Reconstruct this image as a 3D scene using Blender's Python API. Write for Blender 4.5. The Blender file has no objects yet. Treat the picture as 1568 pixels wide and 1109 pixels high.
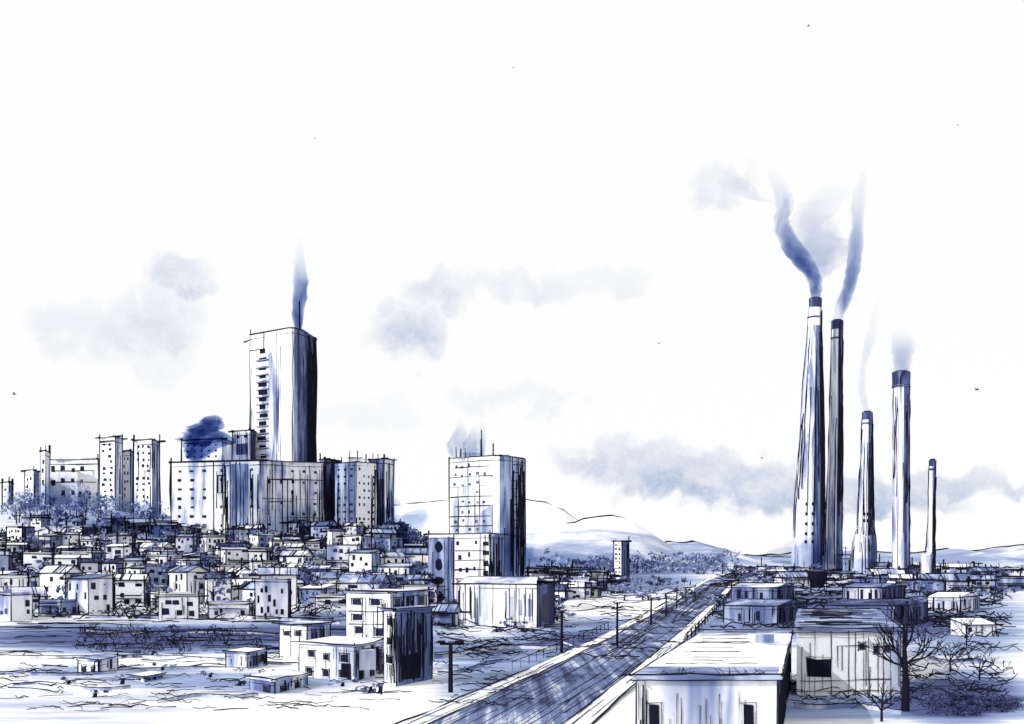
import bpy, math, random
from mathutils import Vector, noise as mn
random.seed(11)
R=random.random
def U(a,b): return a+(b-a)*R()
F=1680.0; CX=784.0; HY=865.0; H=20.0
def wx(px,Y): return (px-CX)/F*Y
def wz(py,Y): return H-(py-HY)/F*Y
def lerp_tab(t,y):
    if y<=t[0][0]: return t[0][1]
    for (a,va),(b,vb) in zip(t,t[1:]):
        if y<=b: return va+(vb-va)*(y-a)/(b-a)
    return t[-1][1]
BASE=[(0,0),(200,0),(300,.8),(500,4),(700,9),(900,12),(1500,13.5),(3000,15),(12000,16)]
LEFT=[(0,0),(240,0),(300,4),(400,8),(500,15.5),(600,25.5),(700,38.8),(800,50),(1000,58),(1500,45),(3000,16),(12000,16)]
def th(x,y):
    b=lerp_tab(BASE,y); l=lerp_tab(LEFT,y)
    if y<=1: return 0
    x1=-0.125*y; x0=0.0*y-4
    k=min(1,max(0,(x0-x)/(x0-x1))); k=k*k*(3-2*k)
    e=min(1,max(0,(-x-0.28*y)/(0.12*y)))*min(1,max(0,(y-600)/200))*14
    return b+(l-b)*k+e*(1 if y<1400 else max(0,1-(y-1400)/800))
# ---------------------------------------------------------------- materials
def ramp_math(nt,op,a,b=None,clamp=False):
    n=nt.nodes.new('ShaderNodeMath'); n.operation=op; n.use_clamp=clamp
    for i,v in enumerate((a,b)):
        if v is None: continue
        if isinstance(v,(int,float)): n.inputs[i].default_value=v
        else: nt.links.new(v,n.inputs[i])
    return n.outputs[0]
def noise_node(nt,vec,scale,detail=5,rough=.6,dist=0):
    n=nt.nodes.new('ShaderNodeTexNoise'); n.inputs['Scale'].default_value=scale
    n.inputs['Detail'].default_value=detail; n.inputs['Roughness'].default_value=rough
    n.inputs['Distortion'].default_value=dist
    nt.links.new(vec,n.inputs['Vector']); return n.outputs['Fac']
def scaled(nt,vec,s,rot=(0,0,0)):
    m=nt.nodes.new('ShaderNodeMapping'); m.inputs['Scale'].default_value=s; m.inputs['Rotation'].default_value=rot
    nt.links.new(vec,m.inputs['Vector']); return m.outputs[0]
def maprange(nt,v,a,b,c=0,d=1,smooth=True):
    m=nt.nodes.new('ShaderNodeMapRange'); m.interpolation_type='SMOOTHSTEP' if smooth else 'LINEAR'
    for k,x in (('From Min',a),('From Max',b),('To Min',c),('To Max',d)): m.inputs[k].default_value=x
    nt.links.new(v,m.inputs['Value']); return m.outputs[0]
def mix(nt,f,a,b):
    m=nt.nodes.new('ShaderNodeMix'); m.data_type='RGBA'
    if isinstance(f,(int,float)): m.inputs[0].default_value=f
    else: nt.links.new(f,m.inputs[0])
    for i,c in ((6,a),(7,b)):
        if isinstance(c,tuple): m.inputs[i].default_value=(*c,1)
        else: nt.links.new(c,m.inputs[i])
    return m.outputs[2]
def newmat(name):
    m=bpy.data.materials.new(name); m.use_nodes=True; nt=m.node_tree
    b=nt.nodes['Principled BSDF']; b.inputs['Roughness'].default_value=.9
    b.inputs['Specular IOR Level'].default_value=.1
    g=nt.nodes.new('ShaderNodeNewGeometry')
    return m,nt,b,g.outputs['Position']
def wash(name,c0,c1,lo,hi,sc=(.13,.13,.022),c2=None,patch=0,det=6,h2=(.52,.68)):
    m,nt,b,P=newmat(name)
    n=noise_node(nt,scaled(nt,P,sc),1.0,det,.62,.6)
    if patch:
        pn=noise_node(nt,P,.022,3,.6,.4); n=ramp_math(nt,'ADD',n,maprange(nt,pn,.42,.66,-.04,patch))
    f=maprange(nt,n,lo,hi)
    col=mix(nt,f,c0,c1)
    if c2:
        n2=noise_node(nt,scaled(nt,P,(.5,.5,.06)),1.0,4,.6)
        col=mix(nt,maprange(nt,n2,h2[0],h2[1]),col,c2)
    g=noise_node(nt,P,1.3,3,.7)
    col=mix(nt,maprange(nt,g,.45,.8,0,.22),col,c1)
    nt.links.new(col,b.inputs['Base Color']); return m
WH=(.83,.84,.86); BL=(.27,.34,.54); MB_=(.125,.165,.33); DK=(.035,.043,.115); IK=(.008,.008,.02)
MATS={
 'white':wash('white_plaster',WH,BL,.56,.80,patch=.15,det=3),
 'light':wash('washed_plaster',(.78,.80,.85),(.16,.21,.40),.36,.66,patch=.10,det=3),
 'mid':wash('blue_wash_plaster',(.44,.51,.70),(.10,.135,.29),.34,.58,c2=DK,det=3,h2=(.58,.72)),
 'dark':wash('dark_ink_wash_plaster',(.13,.165,.34),DK,.36,.56,c2=IK,det=4),  # darker washes also stand in for shade on right-hand walls
 'chim':wash('shaded_side_concrete',(.24,.29,.50),(.06,.08,.20),.36,.56,sc=(.35,.35,.012),c2=(.03,.037,.11)),  # darker stack concrete, with the shaded side put into the colour
 'chiml':wash('lit_side_concrete',(.80,.82,.87),(.17,.22,.43),.42,.66,sc=(.3,.3,.014),det=4),  # paler stack concrete, with the sunlit side put into the colour
 'leafl':wash('foliage_pale',(.34,.40,.58),(.13,.165,.33),.4,.6,sc=(.1,.1,.1)),
 'leaf':wash('foliage_blue',(.08,.10,.22),(.035,.04,.11),.4,.6,sc=(.2,.2,.2)),
}
m,nt,b,P=newmat('black_ink'); b.inputs['Base Color'].default_value=(*IK,1); MATS['ink']=m
m,nt,b,P=newmat('window_glass'); b.inputs['Base Color'].default_value=(.012,.015,.04,1); b.inputs['Roughness'].default_value=.35; MATS['glass']=m
m,nt,b,P=newmat('washed_ground')
at=nt.nodes.new('ShaderNodeAttribute'); at.attribute_name='wash'
n1=noise_node(nt,scaled(nt,P,(.012,.045,.05)),1.0,7,.64,1.0)
n2=noise_node(nt,scaled(nt,P,(.05,.22,.2)),1.0,5,.68,.4)
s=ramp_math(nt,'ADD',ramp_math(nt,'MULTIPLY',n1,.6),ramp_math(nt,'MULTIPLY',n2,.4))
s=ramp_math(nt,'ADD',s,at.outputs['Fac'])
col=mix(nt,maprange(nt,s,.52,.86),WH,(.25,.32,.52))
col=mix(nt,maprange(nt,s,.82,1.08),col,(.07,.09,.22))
nt.links.new(col,b.inputs['Base Color']); MATS['ground']=m
m,nt,b,P=newmat('washed_asphalt')
n=noise_node(nt,scaled(nt,P,(.45,.016,.1),(0,0,math.atan(.238))),1.0,6,.68,.3)
n2=noise_node(nt,P,.04,4,.6)
s=ramp_math(nt,'ADD',ramp_math(nt,'MULTIPLY',n,.55),ramp_math(nt,'MULTIPLY',n2,.45))
col=mix(nt,maprange(nt,s,.38,.49),(.60,.64,.74),(.13,.17,.33))
col=mix(nt,maprange(nt,s,.49,.60),col,(.035,.042,.11))
nt.links.new(col,b.inputs['Base Color']); MATS['road']=m
m,nt,b,P=newmat('distant_hill')
n=noise_node(nt,scaled(nt,P,(.004,.004,.012)),1.0,5,.6,1)
sp=nt.nodes.new('ShaderNodeSeparateXYZ'); nt.links.new(P,sp.inputs[0])
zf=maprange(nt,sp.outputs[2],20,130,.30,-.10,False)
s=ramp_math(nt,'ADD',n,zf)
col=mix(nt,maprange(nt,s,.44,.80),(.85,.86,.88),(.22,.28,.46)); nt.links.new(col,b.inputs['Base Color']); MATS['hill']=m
# ---------------------------------------------------------------- mesh builder
class MB:
    def __init__(s): s.v=[];s.f=[];s.m=[]
    def face(s,pts,mat):
        i=len(s.v); s.v+= [tuple(p) for p in pts]; s.f.append(tuple(range(i,i+len(pts)))); s.m.append(mat)
    def tube(s,path,rad,n,mat,cap=True,ph=0,matf=None):
        path=[Vector(p) for p in path]; k0=len(s.v); N=len(path)
        for i,p in enumerate(path):
            d=(path[min(i+1,N-1)]-path[max(i-1,0)])
            if d.length<1e-6: d=Vector((0,0,1))
            d.normalize()
            a=Vector((0,0,1)) if abs(d.z)<.9 else Vector((1,0,0))
            u=d.cross(a).normalized(); w=u.cross(d)
            if abs(d.z)>=.9: u=Vector((1,0,0)); w=Vector((0,1,0))
            r=rad[i] if isinstance(rad,(list,tuple)) else rad
            for j in range(n):
                t=2*math.pi*j/n+ph; s.v.append(tuple(p+u*(math.cos(t)*r)+w*(math.sin(t)*r)))
        for i in range(N-1):
            for j in range(n):
                a=k0+i*n+j; b_=k0+i*n+(j+1)%n
                s.f.append((a,b_,b_+n,a+n)); s.m.append(matf(i,j) if matf else mat)
        if cap:
            s.f.append(tuple(k0+j for j in range(n-1,-1,-1))); s.m.append(mat)
            s.f.append(tuple(k0+(N-1)*n+j for j in range(n))); s.m.append(mat)
    def line(s,p,q,w,wob=.5,over=0,mat='ink'):
        p=Vector(p);q=Vector(q); d=q-p; L=d.length
        if L<1e-5: return
        if over: p=p-d/L*w*over*R(); q=q+d/L*w*over*R(); d=q-p; L=d.length
        n=max(1,min(9,int(L/(w*16))))
        pts=[];rs=[]
        for i in range(n+1):
            t=i/n; o=Vector((U(-1,1),U(-1,1),U(-1,1)))*w*wob*(1 if 0<i<n else .4)
            pts.append(p+d*t+o); rs.append(w*.5*U(.5,1.5))
        s.tube(pts,rs,3,mat,cap=False)
    def poly(s,pts,w,wob=.3):
        s.tube([Vector(p)+Vector((U(-1,1),U(-1,1),U(-1,1)))*w*wob for p in pts],[w*.5*U(.6,1.3) for _ in pts],3,'ink',cap=False)
    def box(s,c,sx,sy,sz,yaw=0,mat='white',top=None,sides=None):
        ca,sa=math.cos(yaw),math.sin(yaw)
        def T(x,y,z): return (c[0]+x*ca-y*sa,c[1]+x*sa+y*ca,c[2]+z)
        a=[T(-sx/2,-sy/2,0),T(sx/2,-sy/2,0),T(sx/2,sy/2,0),T(-sx/2,sy/2,0)]
        t=[T(-sx/2,-sy/2,sz),T(sx/2,-sy/2,sz),T(sx/2,sy/2,sz),T(-sx/2,sy/2,sz)]
        for i in range(4):
            j=(i+1)%4; s.face([a[i],a[j],t[j],t[i]],(sides[i] if sides else mat))
        s.face(t,top or mat); s.face(a[::-1],mat)
        return a,t
    def foliage(s,c,r,n,size,dark=.5):
        c=Vector(c); K=max(3,int(n/14)); cl=[]
        for _ in range(K):
            while True:
                q=Vector((U(-1,1),U(-1,1),U(-1,1)))
                if q.length<1: break
            cl.append((q,U(.12,.34),R()<dark))
        for _ in range(n):
            q,cr,dk=random.choice(cl)
            o=q+Vector((random.gauss(0,cr*.6),random.gauss(0,cr*.6),random.gauss(0,cr*.5)))
            p=c+Vector((o.x*r[0],o.y*r[1],o.z*r[2]))
            a=Vector((U(-1,1),U(-1,1),U(-1,1))).normalized()*size*U(.4,1.1)
            b_=Vector((U(-1,1),U(-1,1),U(-1,1))).normalized()*size*U(.3,.8)
            m='leaf' if dk else 'leafl'
            if R()<.12: m='ink'; a*=.9; b_*=.35
            s.face([p-a,p+b_,p+a,p-b_],m)
    def done(s,name,smooth=False):
        xs=[v[0] for v in s.v];ys=[v[1] for v in s.v];zs=[v[2] for v in s.v]
        o=((min(xs)+max(xs))/2,(min(ys)+max(ys))/2,min(zs))
        me=bpy.data.meshes.new(name); me.from_pydata([(v[0]-o[0],v[1]-o[1],v[2]-o[2]) for v in s.v],[],s.f)
        used=[]; 
        for m in s.m:
            if m not in used: used.append(m)
        for u in used: me.materials.append(MATS[u])
        idx={u:i for i,u in enumerate(used)}
        me.polygons.foreach_set('material_index',[idx[m] for m in s.m])
        if smooth: me.polygons.foreach_set('use_smooth',[True]*len(s.f))
        me.update()
        ob=bpy.data.objects.new(name,me); ob.location=o; bpy.context.scene.collection.objects.link(ob); return ob
def lw(Y,px=2.0): return px/F*Y
def windows(M,P0,P1,z0,z1,nx,nz,fw=.45,fh=.45,Y=None,skip=.1,mat='glass',outline=False,mx=.06,jit=.1,sill=False,oval=False):
    P0=Vector((P0[0],P0[1],0));P1=Vector((P1[0],P1[1],0)); d=P1-P0; L=d.length; u=d/L
    nrm=Vector((u.y,-u.x,0)); Y=Y or P0.y
    cw=L*(1-2*mx)/nx; ch=(z1-z0)/nz
    for i in range(nx):
        for k in range(nz):
            if R()<skip: continue
            cx=L*mx+cw*(i+.5)+U(-jit,jit)*cw*.4; cz=z0+ch*(k+.5)+U(-jit,jit)*ch*.3
            w=cw*fw/2*U(.7,1.25); h=ch*fh/2*U(.7,1.25)
            off=nrm*.06
            c=P0+u*cx+off
            if oval:
                M.face([c+u*w*math.cos(t*.5236)*U(.85,1.1)+Vector((0,0,cz+h*math.sin(t*.5236))) for t in range(12)],mat); continue
            jz=U(-.2,.2)*h
            pts=[c-u*w+Vector((0,0,cz-h)),c+u*w+Vector((0,0,cz-h+jz)),c+u*w*U(.8,1)+Vector((0,0,cz+h)),c-u*w+Vector((0,0,cz+h+jz))]
            M.face(pts,mat)
            if outline:
                q=lw(Y,1.3)
                e=1.25
                pp=[c-u*w*e+Vector((0,0,cz-h*e)),c+u*w*e+Vector((0,0,cz-h*e)),c+u*w*e+Vector((0,0,cz+h*e)),c-u*w*e+Vector((0,0,cz+h*e))]
                for a in range(4): M.line(pp[a],pp[(a+1)%4],q,.5,2)
            if sill:
                a=c-u*w*1.3+Vector((0,0,cz-h-.15)); b_=c+u*w*1.3+Vector((0,0,cz-h-.15))
                M.line(a+nrm*.1,b_+nrm*.1,lw(Y,1.8),.1,mat='white')
def block(M,A,B,C,z0,z1,m1='white',m2='dark',top='white',px=2.2,roofline=True,rnd=0):  # m2 is mostly a darker wash, painting shade onto the right-hand wall
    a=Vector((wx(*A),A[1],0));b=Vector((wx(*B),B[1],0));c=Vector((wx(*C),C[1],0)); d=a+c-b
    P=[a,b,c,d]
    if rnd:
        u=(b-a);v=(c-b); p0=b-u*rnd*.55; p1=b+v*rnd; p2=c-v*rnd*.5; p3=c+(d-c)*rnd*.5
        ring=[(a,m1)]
        for i in range(7): t=i/6; ring.append((p0*(1-t)**2+b*2*t*(1-t)+p1*t*t,m1 if i<2 else ('mid' if i<3 else m2)))  # wash steps darker round the corner, a painted turn into shade
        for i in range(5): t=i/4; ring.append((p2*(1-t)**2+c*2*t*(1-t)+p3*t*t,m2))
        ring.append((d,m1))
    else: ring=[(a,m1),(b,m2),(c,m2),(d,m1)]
    N=len(ring)
    for i in range(N):
        p,q=ring[i][0],ring[(i+1)%N][0]
        M.face([(p.x,p.y,z0),(q.x,q.y,z0),(q.x,q.y,z1),(p.x,p.y,z1)],ring[i][1])
    M.face([(p.x,p.y,z1) for p,_ in ring],top)
    w=lw(B[1],px)
    for i in range(N):
        p,q=ring[i][0],ring[(i+1)%N][0]
        M.line((p.x,p.y,z1),(q.x,q.y,z1),w,.35,0 if rnd else 4)
        if roofline and i<N-2: M.line((p.x,p.y,z1-w*2.4),(q.x,q.y,z1-w*2.4),w*.5,.5)
    for i in range(3):
        if rnd and i==1: continue
        p=P[i] if not(rnd and i==2) else ring[N-4][0]
        M.line((p.x,p.y,z0),(p.x,p.y,z1),w*(1.0 if i!=1 else .7),.4,4)
    return P
def vstreaks(M,P0,P1,z0,z1,n,Y,px=1.3,bias=1.0,minl=.3,off=.12):
    P0=Vector((P0[0],P0[1],0));P1=Vector((P1[0],P1[1],0)); u=(P1-P0); nr=Vector((u.y,-u.x,0)).normalized()*off
    for _ in range(n):
        t=R()**bias; l=U(minl,1); a=U(0,1-l)
        p=P0+u*t+nr
        M.line((p.x,p.y,z0+(z1-z0)*a),(p.x,p.y,z0+(z1-z0)*(a+l)),lw(Y,px*U(.6,1.2)),.5)
def hlines(M,P0,P1,z0,z1,n,Y,px=1.1):
    P0=Vector((P0[0],P0[1],0));P1=Vector((P1[0],P1[1],0)); u=(P1-P0); nr=Vector((u.y,-u.x,0)).normalized()*.1
    for i in range(n):
        z=z0+(z1-z0)*(i+1)/(n+1); a=P0+u*U(0,.15)+nr; b=P1-u*U(0,.15)+nr
        M.line((a.x,a.y,z),(b.x,b.y,z+U(-.3,.3)),lw(Y,px),.6)
# ---------------------------------------------------------------- ground
ys=[-60,0,40,80]+[100+12.5*i for i in range(73)]+[1050,1100,1200,1300,1400,1500,1700,2000,2500,3000,4000,6000,9000,12000]
us=[-1.4,-1.0,-.8,-.65]+[-.55+.0125*i for i in range(89)]+[.65,.8,1.0,1.4]
verts=[];faces=[];aw=[]
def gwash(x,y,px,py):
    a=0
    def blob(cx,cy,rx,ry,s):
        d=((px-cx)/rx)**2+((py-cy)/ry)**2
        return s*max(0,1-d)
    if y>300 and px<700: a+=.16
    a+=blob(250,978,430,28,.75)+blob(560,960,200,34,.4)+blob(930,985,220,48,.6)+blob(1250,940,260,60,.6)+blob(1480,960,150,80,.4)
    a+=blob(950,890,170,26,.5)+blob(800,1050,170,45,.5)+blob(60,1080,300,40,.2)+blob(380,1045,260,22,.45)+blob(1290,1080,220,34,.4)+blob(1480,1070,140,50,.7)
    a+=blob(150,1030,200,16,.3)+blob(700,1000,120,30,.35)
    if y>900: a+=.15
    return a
for y in ys:
    for u in us:
        x=u*max(y,150)
        z=th(x,y); verts.append((x,y,z-.0))
        yy=max(y,20); px=CX+x/yy*F; py=HY+(H-z)/yy*F
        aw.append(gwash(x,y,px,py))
n=len(us)
for i in range(len(ys)-1):
    for j in range(n-1): faces.append((i*n+j,i*n+j+1,(i+1)*n+j+1,(i+1)*n+j))
me=bpy.data.meshes.new('ground'); me.from_pydata(verts,[],faces); me.materials.append(MATS['ground'])
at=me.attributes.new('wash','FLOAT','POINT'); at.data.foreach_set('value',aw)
me.polygons.foreach_set('use_smooth',[True]*len(faces))
g=bpy.data.objects.new('ground',me); bpy.context.scene.collection.objects.link(g)
# ---------------------------------------------------------------- road
def rc(y): return 1+(y-149)*.238 if y<700 else 132.1+(y-700)*.238+((y-700)/100)**2*1.2
RW=8.3
ry=[60,80]+[100+12.5*i for i in range(73)]+[1050,1100,1200,1300]
def strip(M,o0,o1,dz,mat,y0=0,y1=9999):
    yy=[y for y in ry if y0<=y<=y1]
    for a,b in zip(yy,yy[1:]):
        M.face([(rc(a)+o0,a,th(rc(a)+o0,a)+dz),(rc(a)+o1,a,th(rc(a)+o1,a)+dz),(rc(b)+o1,b,th(rc(b)+o1,b)+dz),(rc(b)+o0,b,th(rc(b)+o0,b)+dz)],mat)
M=MB(); strip(M,-RW,RW,.10,'road')
for k in range(150):
    o=U(-1,1)*RW*.97; a=U(100,640); L=U(12,110); dr=U(-1.5,1.5)
    pts=[(max(rc(y)-RW,min(rc(y)+RW,rc(y)+o+dr*(i/6)+U(-.15,.15))),y,th(rc(y),y)+.13) for i,y in [(i,a+L*i/6) for i in range(7)]]
    M.poly(pts,lw(a,U(.7,1.7)),.2)
M.done('road')
for sgn in (-1,1):
    M=MB()
    o=sgn*RW; o2=sgn*(RW+3.5)
    strip(M,min(o,o2),max(o,o2),.24,'white')
    for a,b in zip(ry,ry[1:]):
        M.face([(rc(a)+o,a,th(rc(a),a)+.05),(rc(b)+o,b,th(rc(b),b)+.05),(rc(b)+o,b,th(rc(b),b)+.24),(rc(a)+o,a,th(rc(a),a)+.24)],'mid')
    M.poly([(rc(a)+o,a,th(rc(a),a)+.26) for a in ry[1:-3]],.25,.5)
    M.poly([(rc(a)+o2,a,th(rc(a),a)+.26) for a in ry[1:-3]],.3,.8)
    for k in range(30):
        a=U(100,500); oo=sgn*(RW+U(.3,3.2)); M.poly([(rc(a+i*6)+oo,a+i*6,th(rc(a+i*6)+oo,a+i*6)+.28) for i in range(random.randint(3,7))],lw(a,1.2),.5)
    M.done('pavement')
# ---------------------------------------------------------------- hills
def hill(name,cr,Y,Yf,Yb,inkfrom=-9999):
    M=MB(); pts=[]
    for (a,pa),(b,pb) in zip(cr,cr[1:]):
        n=max(1,int((b-a)/12))
        for i in range(n):
            t=i/n; t2=t*t*(3-2*t); pts.append((a+(b-a)*t,pa+(pb-pa)*(t*.4+t2*.6)+U(-.8,.8)))
    rows=8; G=[]
    for (px,py) in pts:
        X=wx(px,Y); Z=wz(py,Y); c=[]
        for r in range(-rows,rows+1):
            t=r/rows; y=Y+(t*(Y-Yf) if t<0 else t*(Yb-Y))
            z0=10; f=math.cos(min(1,abs(t))*math.pi/2)**1.25
            z=z0+(Z-z0)*f+ (mn.noise(Vector((X*.006,y*.006,0)))*12*(1-f)*f)
            c.append((X*(y/Y)**.3,y,z))
        G.append(c)
    for i in range(len(G)-1):
        for r in range(2*rows):
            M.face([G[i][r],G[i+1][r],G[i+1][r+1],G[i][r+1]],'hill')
    M.poly([(c[rows][0],c[rows][1]-2,c[rows][2]+1) for c,(px,_) in zip(G,pts) if px>inkfrom],lw(Y,3.0),.25)
    ob=M.done(name,True)
hill('hill',[(-200,800),(200,795),(560,778),(640,772),(690,767),(740,772),(800,766),(835,770),(862,783),(890,802),(940,822),(1010,850),(1080,862)],3000,2300,3800)
hill('hill',[(600,815),(760,812),(820,808),(868,803),(905,794),(935,790),(960,797),(985,812),(1012,831),(1060,831),(1095,838),(1130,851),(1190,853),(1240,858)],2400,1800,3000,866)
hill('hill',[(1080,862),(1180,850),(1280,840),(1330,846),(1400,848),(1450,841),(1480,846),(1530,839),(1600,832),(1900,830)],2700,2000,3400)
# ---------------------------------------------------------------- big buildings
M=MB(); zb=30
z1=wz(706,690)
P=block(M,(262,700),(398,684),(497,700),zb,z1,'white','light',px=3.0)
a,b,c,d=P
e=a+(b-a)*.48
for sx in (.0,.08): M.line((e.x+sx*60,e.y-.3,zb),(e.x+sx*60,e.y-.3,z1),lw(690,2.2),.4)
vstreaks(M,e,b,zb,z1,26,690,1.9,.8)
vstreaks(M,b,c,zb,z1,22,690,1.5,.8)
windows(M,a,e,zb+12,z1-3,3,7,.30,.30,skip=.15)
windows(M,e,b,zb+12,z1-3,4,7,.25,.3,skip=.4)
windows(M,b,c,zb+12,z1-3,5,6,.22,.28,skip=.45)
hlines(M,b,c,zb+8,z1,3,690,1.6)
q=(b-a).normalized(); n_=Vector((q.y,-q.x,0))*.3
f0=e+(b-e)*.38+n_; f1=e+(b-e)*.75+n_
M.face([(f0.x,f0.y,zb+2),(f1.x,f1.y,zb+2),(f1.x,f1.y,z1-2),(f0.x,f0.y,z1-2)],'mid')
f0=e+(b-e)*.1+n_; f1=e+(b-e)*.26+n_
for zz in (z1-20,z1-9): M.line((f0.x,f0.y,zz),(f1.x,f1.y,zz),lw(690,1.6),.4)
for ff in (f0,f1,(f0+f1)/2): M.line((ff.x,ff.y,z1-20),(ff.x,ff.y,z1-9),lw(690,1.6),.4)
# stair-head box outlines on right wing
q=(c-b).normalized(); n2_=Vector((q.y,-q.x,0))*.3
g0=b+(c-b)*.12+n2_; g1=b+(c-b)*.5+n2_
for zz in (z1-26,z1-12): M.line((g0.x,g0.y,zz),(g1.x,g1.y,zz+1),lw(690,1.8),.4)
M.line((g1.x,g1.y,z1-34),(g1.x,g1.y,z1-18),lw(690,2.4),.4); M.line((g0.x,g0.y,z1-34),(g0.x,g0.y,z1-12),lw(690,1.6),.4)
M.done('apartment_block')
M=MB(); z0=40; z1=wz(514,745)
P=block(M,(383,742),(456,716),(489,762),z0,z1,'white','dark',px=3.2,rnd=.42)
a,b,c,d=P; u=b-a
windows(M,a+u*.17,a+u*.38,z0+45,z1-10,1,15,.85,.6,skip=0,jit=.3,mat='ink')
uu=u.normalized(); nn=Vector((uu.y,-uu.x,0))
for k in range(15):
    z=z0+48+k*(z1-14-z0-48)/15; p=a+u*.15; q=a+u*.40
    M.box(((p.x+q.x)/2+nn.x*.7,(p.y+q.y)/2+nn.y*.7,z),(q-p).length,1.2,.5,math.atan2(u.y,u.x),'mid')
p=a+u*.24+nn*.04; q=a+u*.62+nn*.04
M.face([(p.x,p.y,z0),(q.x,q.y,z0),(q.x,q.y,z1-12),(p.x,p.y,z1-16)],'light')
vstreaks(M,a+u*.50,a+u*.68,z0,z1,5,720,1.1,.5)
v=c-b; vstreaks(M,b+v*.42,c-v*.2,z0,z1,30,720,2.4,1.0,.5,.5)
vstreaks(M,b-u*.05,b+v*.42,z0,z1,14,720,1.8,1.0,.6,-2.6)
M.line((a.x+nn.x*.3,a.y+nn.y*.3,z1-11),(a.x+u.x*.3,a.y+u.y*.3-.3,z1-11),lw(720,2),.3); t_=a+u*.3+nn*.3; M.line((t_.x,t_.y,z1-11),(t_.x,t_.y,z1),lw(720,1.5),.3)
M.line((a.x+1.5,a.y-.8,z0),(a.x+1.5,a.y-.8,z1-11),lw(720,1.5),.5)
M.box((wx(457,745),748,z1),6,6,3,.2,'dark'); M.line((wx(457,745),748,z1),(wx(457,745),748,z1+24),lw(745,3.8),.3)
M.line((wx(374,740),738,z1-6),(wx(386,740),738,z1-4),lw(720,2.2),.3)
M.done('skyscraper')
M=MB(); z1=wz(673,760)
P=block(M,(278,765),(340,755),(357,775),40,z1,'white','light'); windows(M,P[0],P[1],z1-14,z1-2,5,3,.3,.3)
M.done('apartment_building')
M=MB(); z1=wz(662,740)
P=block(M,(356,735),(384,728),(396,745),40,z1,'white','dark',px=3); windows(M,P[0],P[1],z1-17,z1-8,1,1,.9,.9,mat='dark',skip=0); windows(M,P[0],P[1],z1-6,z1-2,2,1,.5,.5); 
vstreaks(M,P[0],P[1],z1-20,z1,8,735); M.done('apartment_building')
M=MB(); z1=wz(704,705); P=block(M,(490,705),(500,700),(523,715),20,z1,'mid','dark',px=2.6); vstreaks(M,P[1],P[2],20,z1,18,705,2.4); M.done('office_building')
M=MB(); z1=wz(709,690); P=block(M,(512,695),(545,682),(577,695),15,z1,'mid','white'); windows(M,P[0],P[1],z1-42,z1-2,3,9,.4,.35,skip=.15); windows(M,P[1],P[2],z1-42,z1-2,4,9,.4,.35,skip=.2)
vstreaks(M,P[0],P[1],20,z1,12,690,1.6); vstreaks(M,P[1],P[2],20,z1,5,690,1.6,.4); M.box((wx(545,690),692,z1),12,6,3,0,'white'); M.line((wx(534,690),688,z1+3),(wx(556,690),688,z1+3),lw(690,1.8),.4)
for q in (536,548,561): M.line((wx(q,690),688,z1),(wx(q,690),688,z1+U(5,9)),lw(690,1.8),.3)
M.done('office_building')
M=MB(); z1=wz(704,720); P=block(M,(566,722),(588,712),(603,725),15,z1,'dark','light',px=3); vstreaks(M,P[0],P[1],20,z1,16,715,2.4); vstreaks(M,P[1],P[2],20,z1,8,715,1.8)
for q in (572,580,590): M.line((wx(q,720),716,z1),(wx(q,720),716,z1+U(2,4)),lw(690,2),.3)
M.done('office_building')
def fl(px0,pxm,px1,top,Y,nx,nz,m1='white',m2='light',st=0):
    M=MB(); z1=wz(top,Y); P=block(M,(px0,Y+6),(pxm,Y),(px1,Y+14),40,z1,m1,m2,px=3)
    windows(M,P[0],P[1],wz(765,Y),z1-3,nx,nz,.42,.42,skip=.15,jit=.4)
    if st: vstreaks(M,P[1],P[2],50,z1,st,Y)
    return M,P,z1
for a in ((62,70,76,690,800,1,4,'white','light',0),(38,52,60,720,820,2,3,'white','mid',3),(4,14,19,738,820,1,2,'white','mid',2),(72,150,158,703,830,5,3,'white','light',2),(187,200,206,690,820,2,6,'white','mid',3)):
    M,P,z1=fl(*a)
    if a[0]==72: M.box(((P[0].x+P[1].x)/2,835,z1),30,6,1.4,0,'white'); hlines(M,P[0],P[1],z1-26,z1,2,830,1.5)
    M.done('apartment_building')
M,P,z1=fl(153,176,187,669,800,2,10,'white','light',4); M.box((wx(170,806),806,z1),13,7,2,0,'white'); hlines(M,P[0],P[1],z1-8,z1,2,800,1.8); M.done('tower_block')
M,P,z1=fl(205,233,244,673,790,3,9,'white','mid',8); vstreaks(M,P[0],P[1],60,z1,6,790,1.2,.6); M.box((wx(222,800),800,z1),9,5,1.6,0,'white'); M.done('tower_block')
# centre tower
M=MB(); z1=wz(701,560); zb=5
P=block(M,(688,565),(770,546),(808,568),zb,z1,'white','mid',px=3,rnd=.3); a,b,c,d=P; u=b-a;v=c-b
hlines(M,a,b-u*.16,z1-40,z1,7,555,1.8); windows(M,a,b-u*.2,z1-44,z1-2,5,9,.35,.28,skip=.4,mat='dark',jit=.5); hlines(M,b+v*.3,c-v*.15,z1-44,z1,10,555,1.5)
vstreaks(M,b+v*.3,c-v*.15,zb+5,z1,26,555,2.2,1,.4); vstreaks(M,b-u*.1,b+v*.3,zb,z1,12,555,1.8,1,.5,-1.0); vstreaks(M,a,b-u*.16,zb,z1,7,555,1.4)
p=a+u*.5+Vector((0,-.05,0)); q=a+u*.82+Vector((0,-.05,0)); M.face([(p.x,p.y,zb),(q.x,q.y,zb),(q.x,q.y,z1-24),(p.x,p.y,z1-30)],'light')
for q in (698,705,712,736,737,755): M.line((wx(q,556),558,z1),(wx(q,556),558,z1+U(4,10)+(10 if q==737 else 0)),lw(555,2),.4)
M.box((wx(720,558),562,z1),11,5,2.6,.0,'light'); M.done('tower_block')
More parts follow.
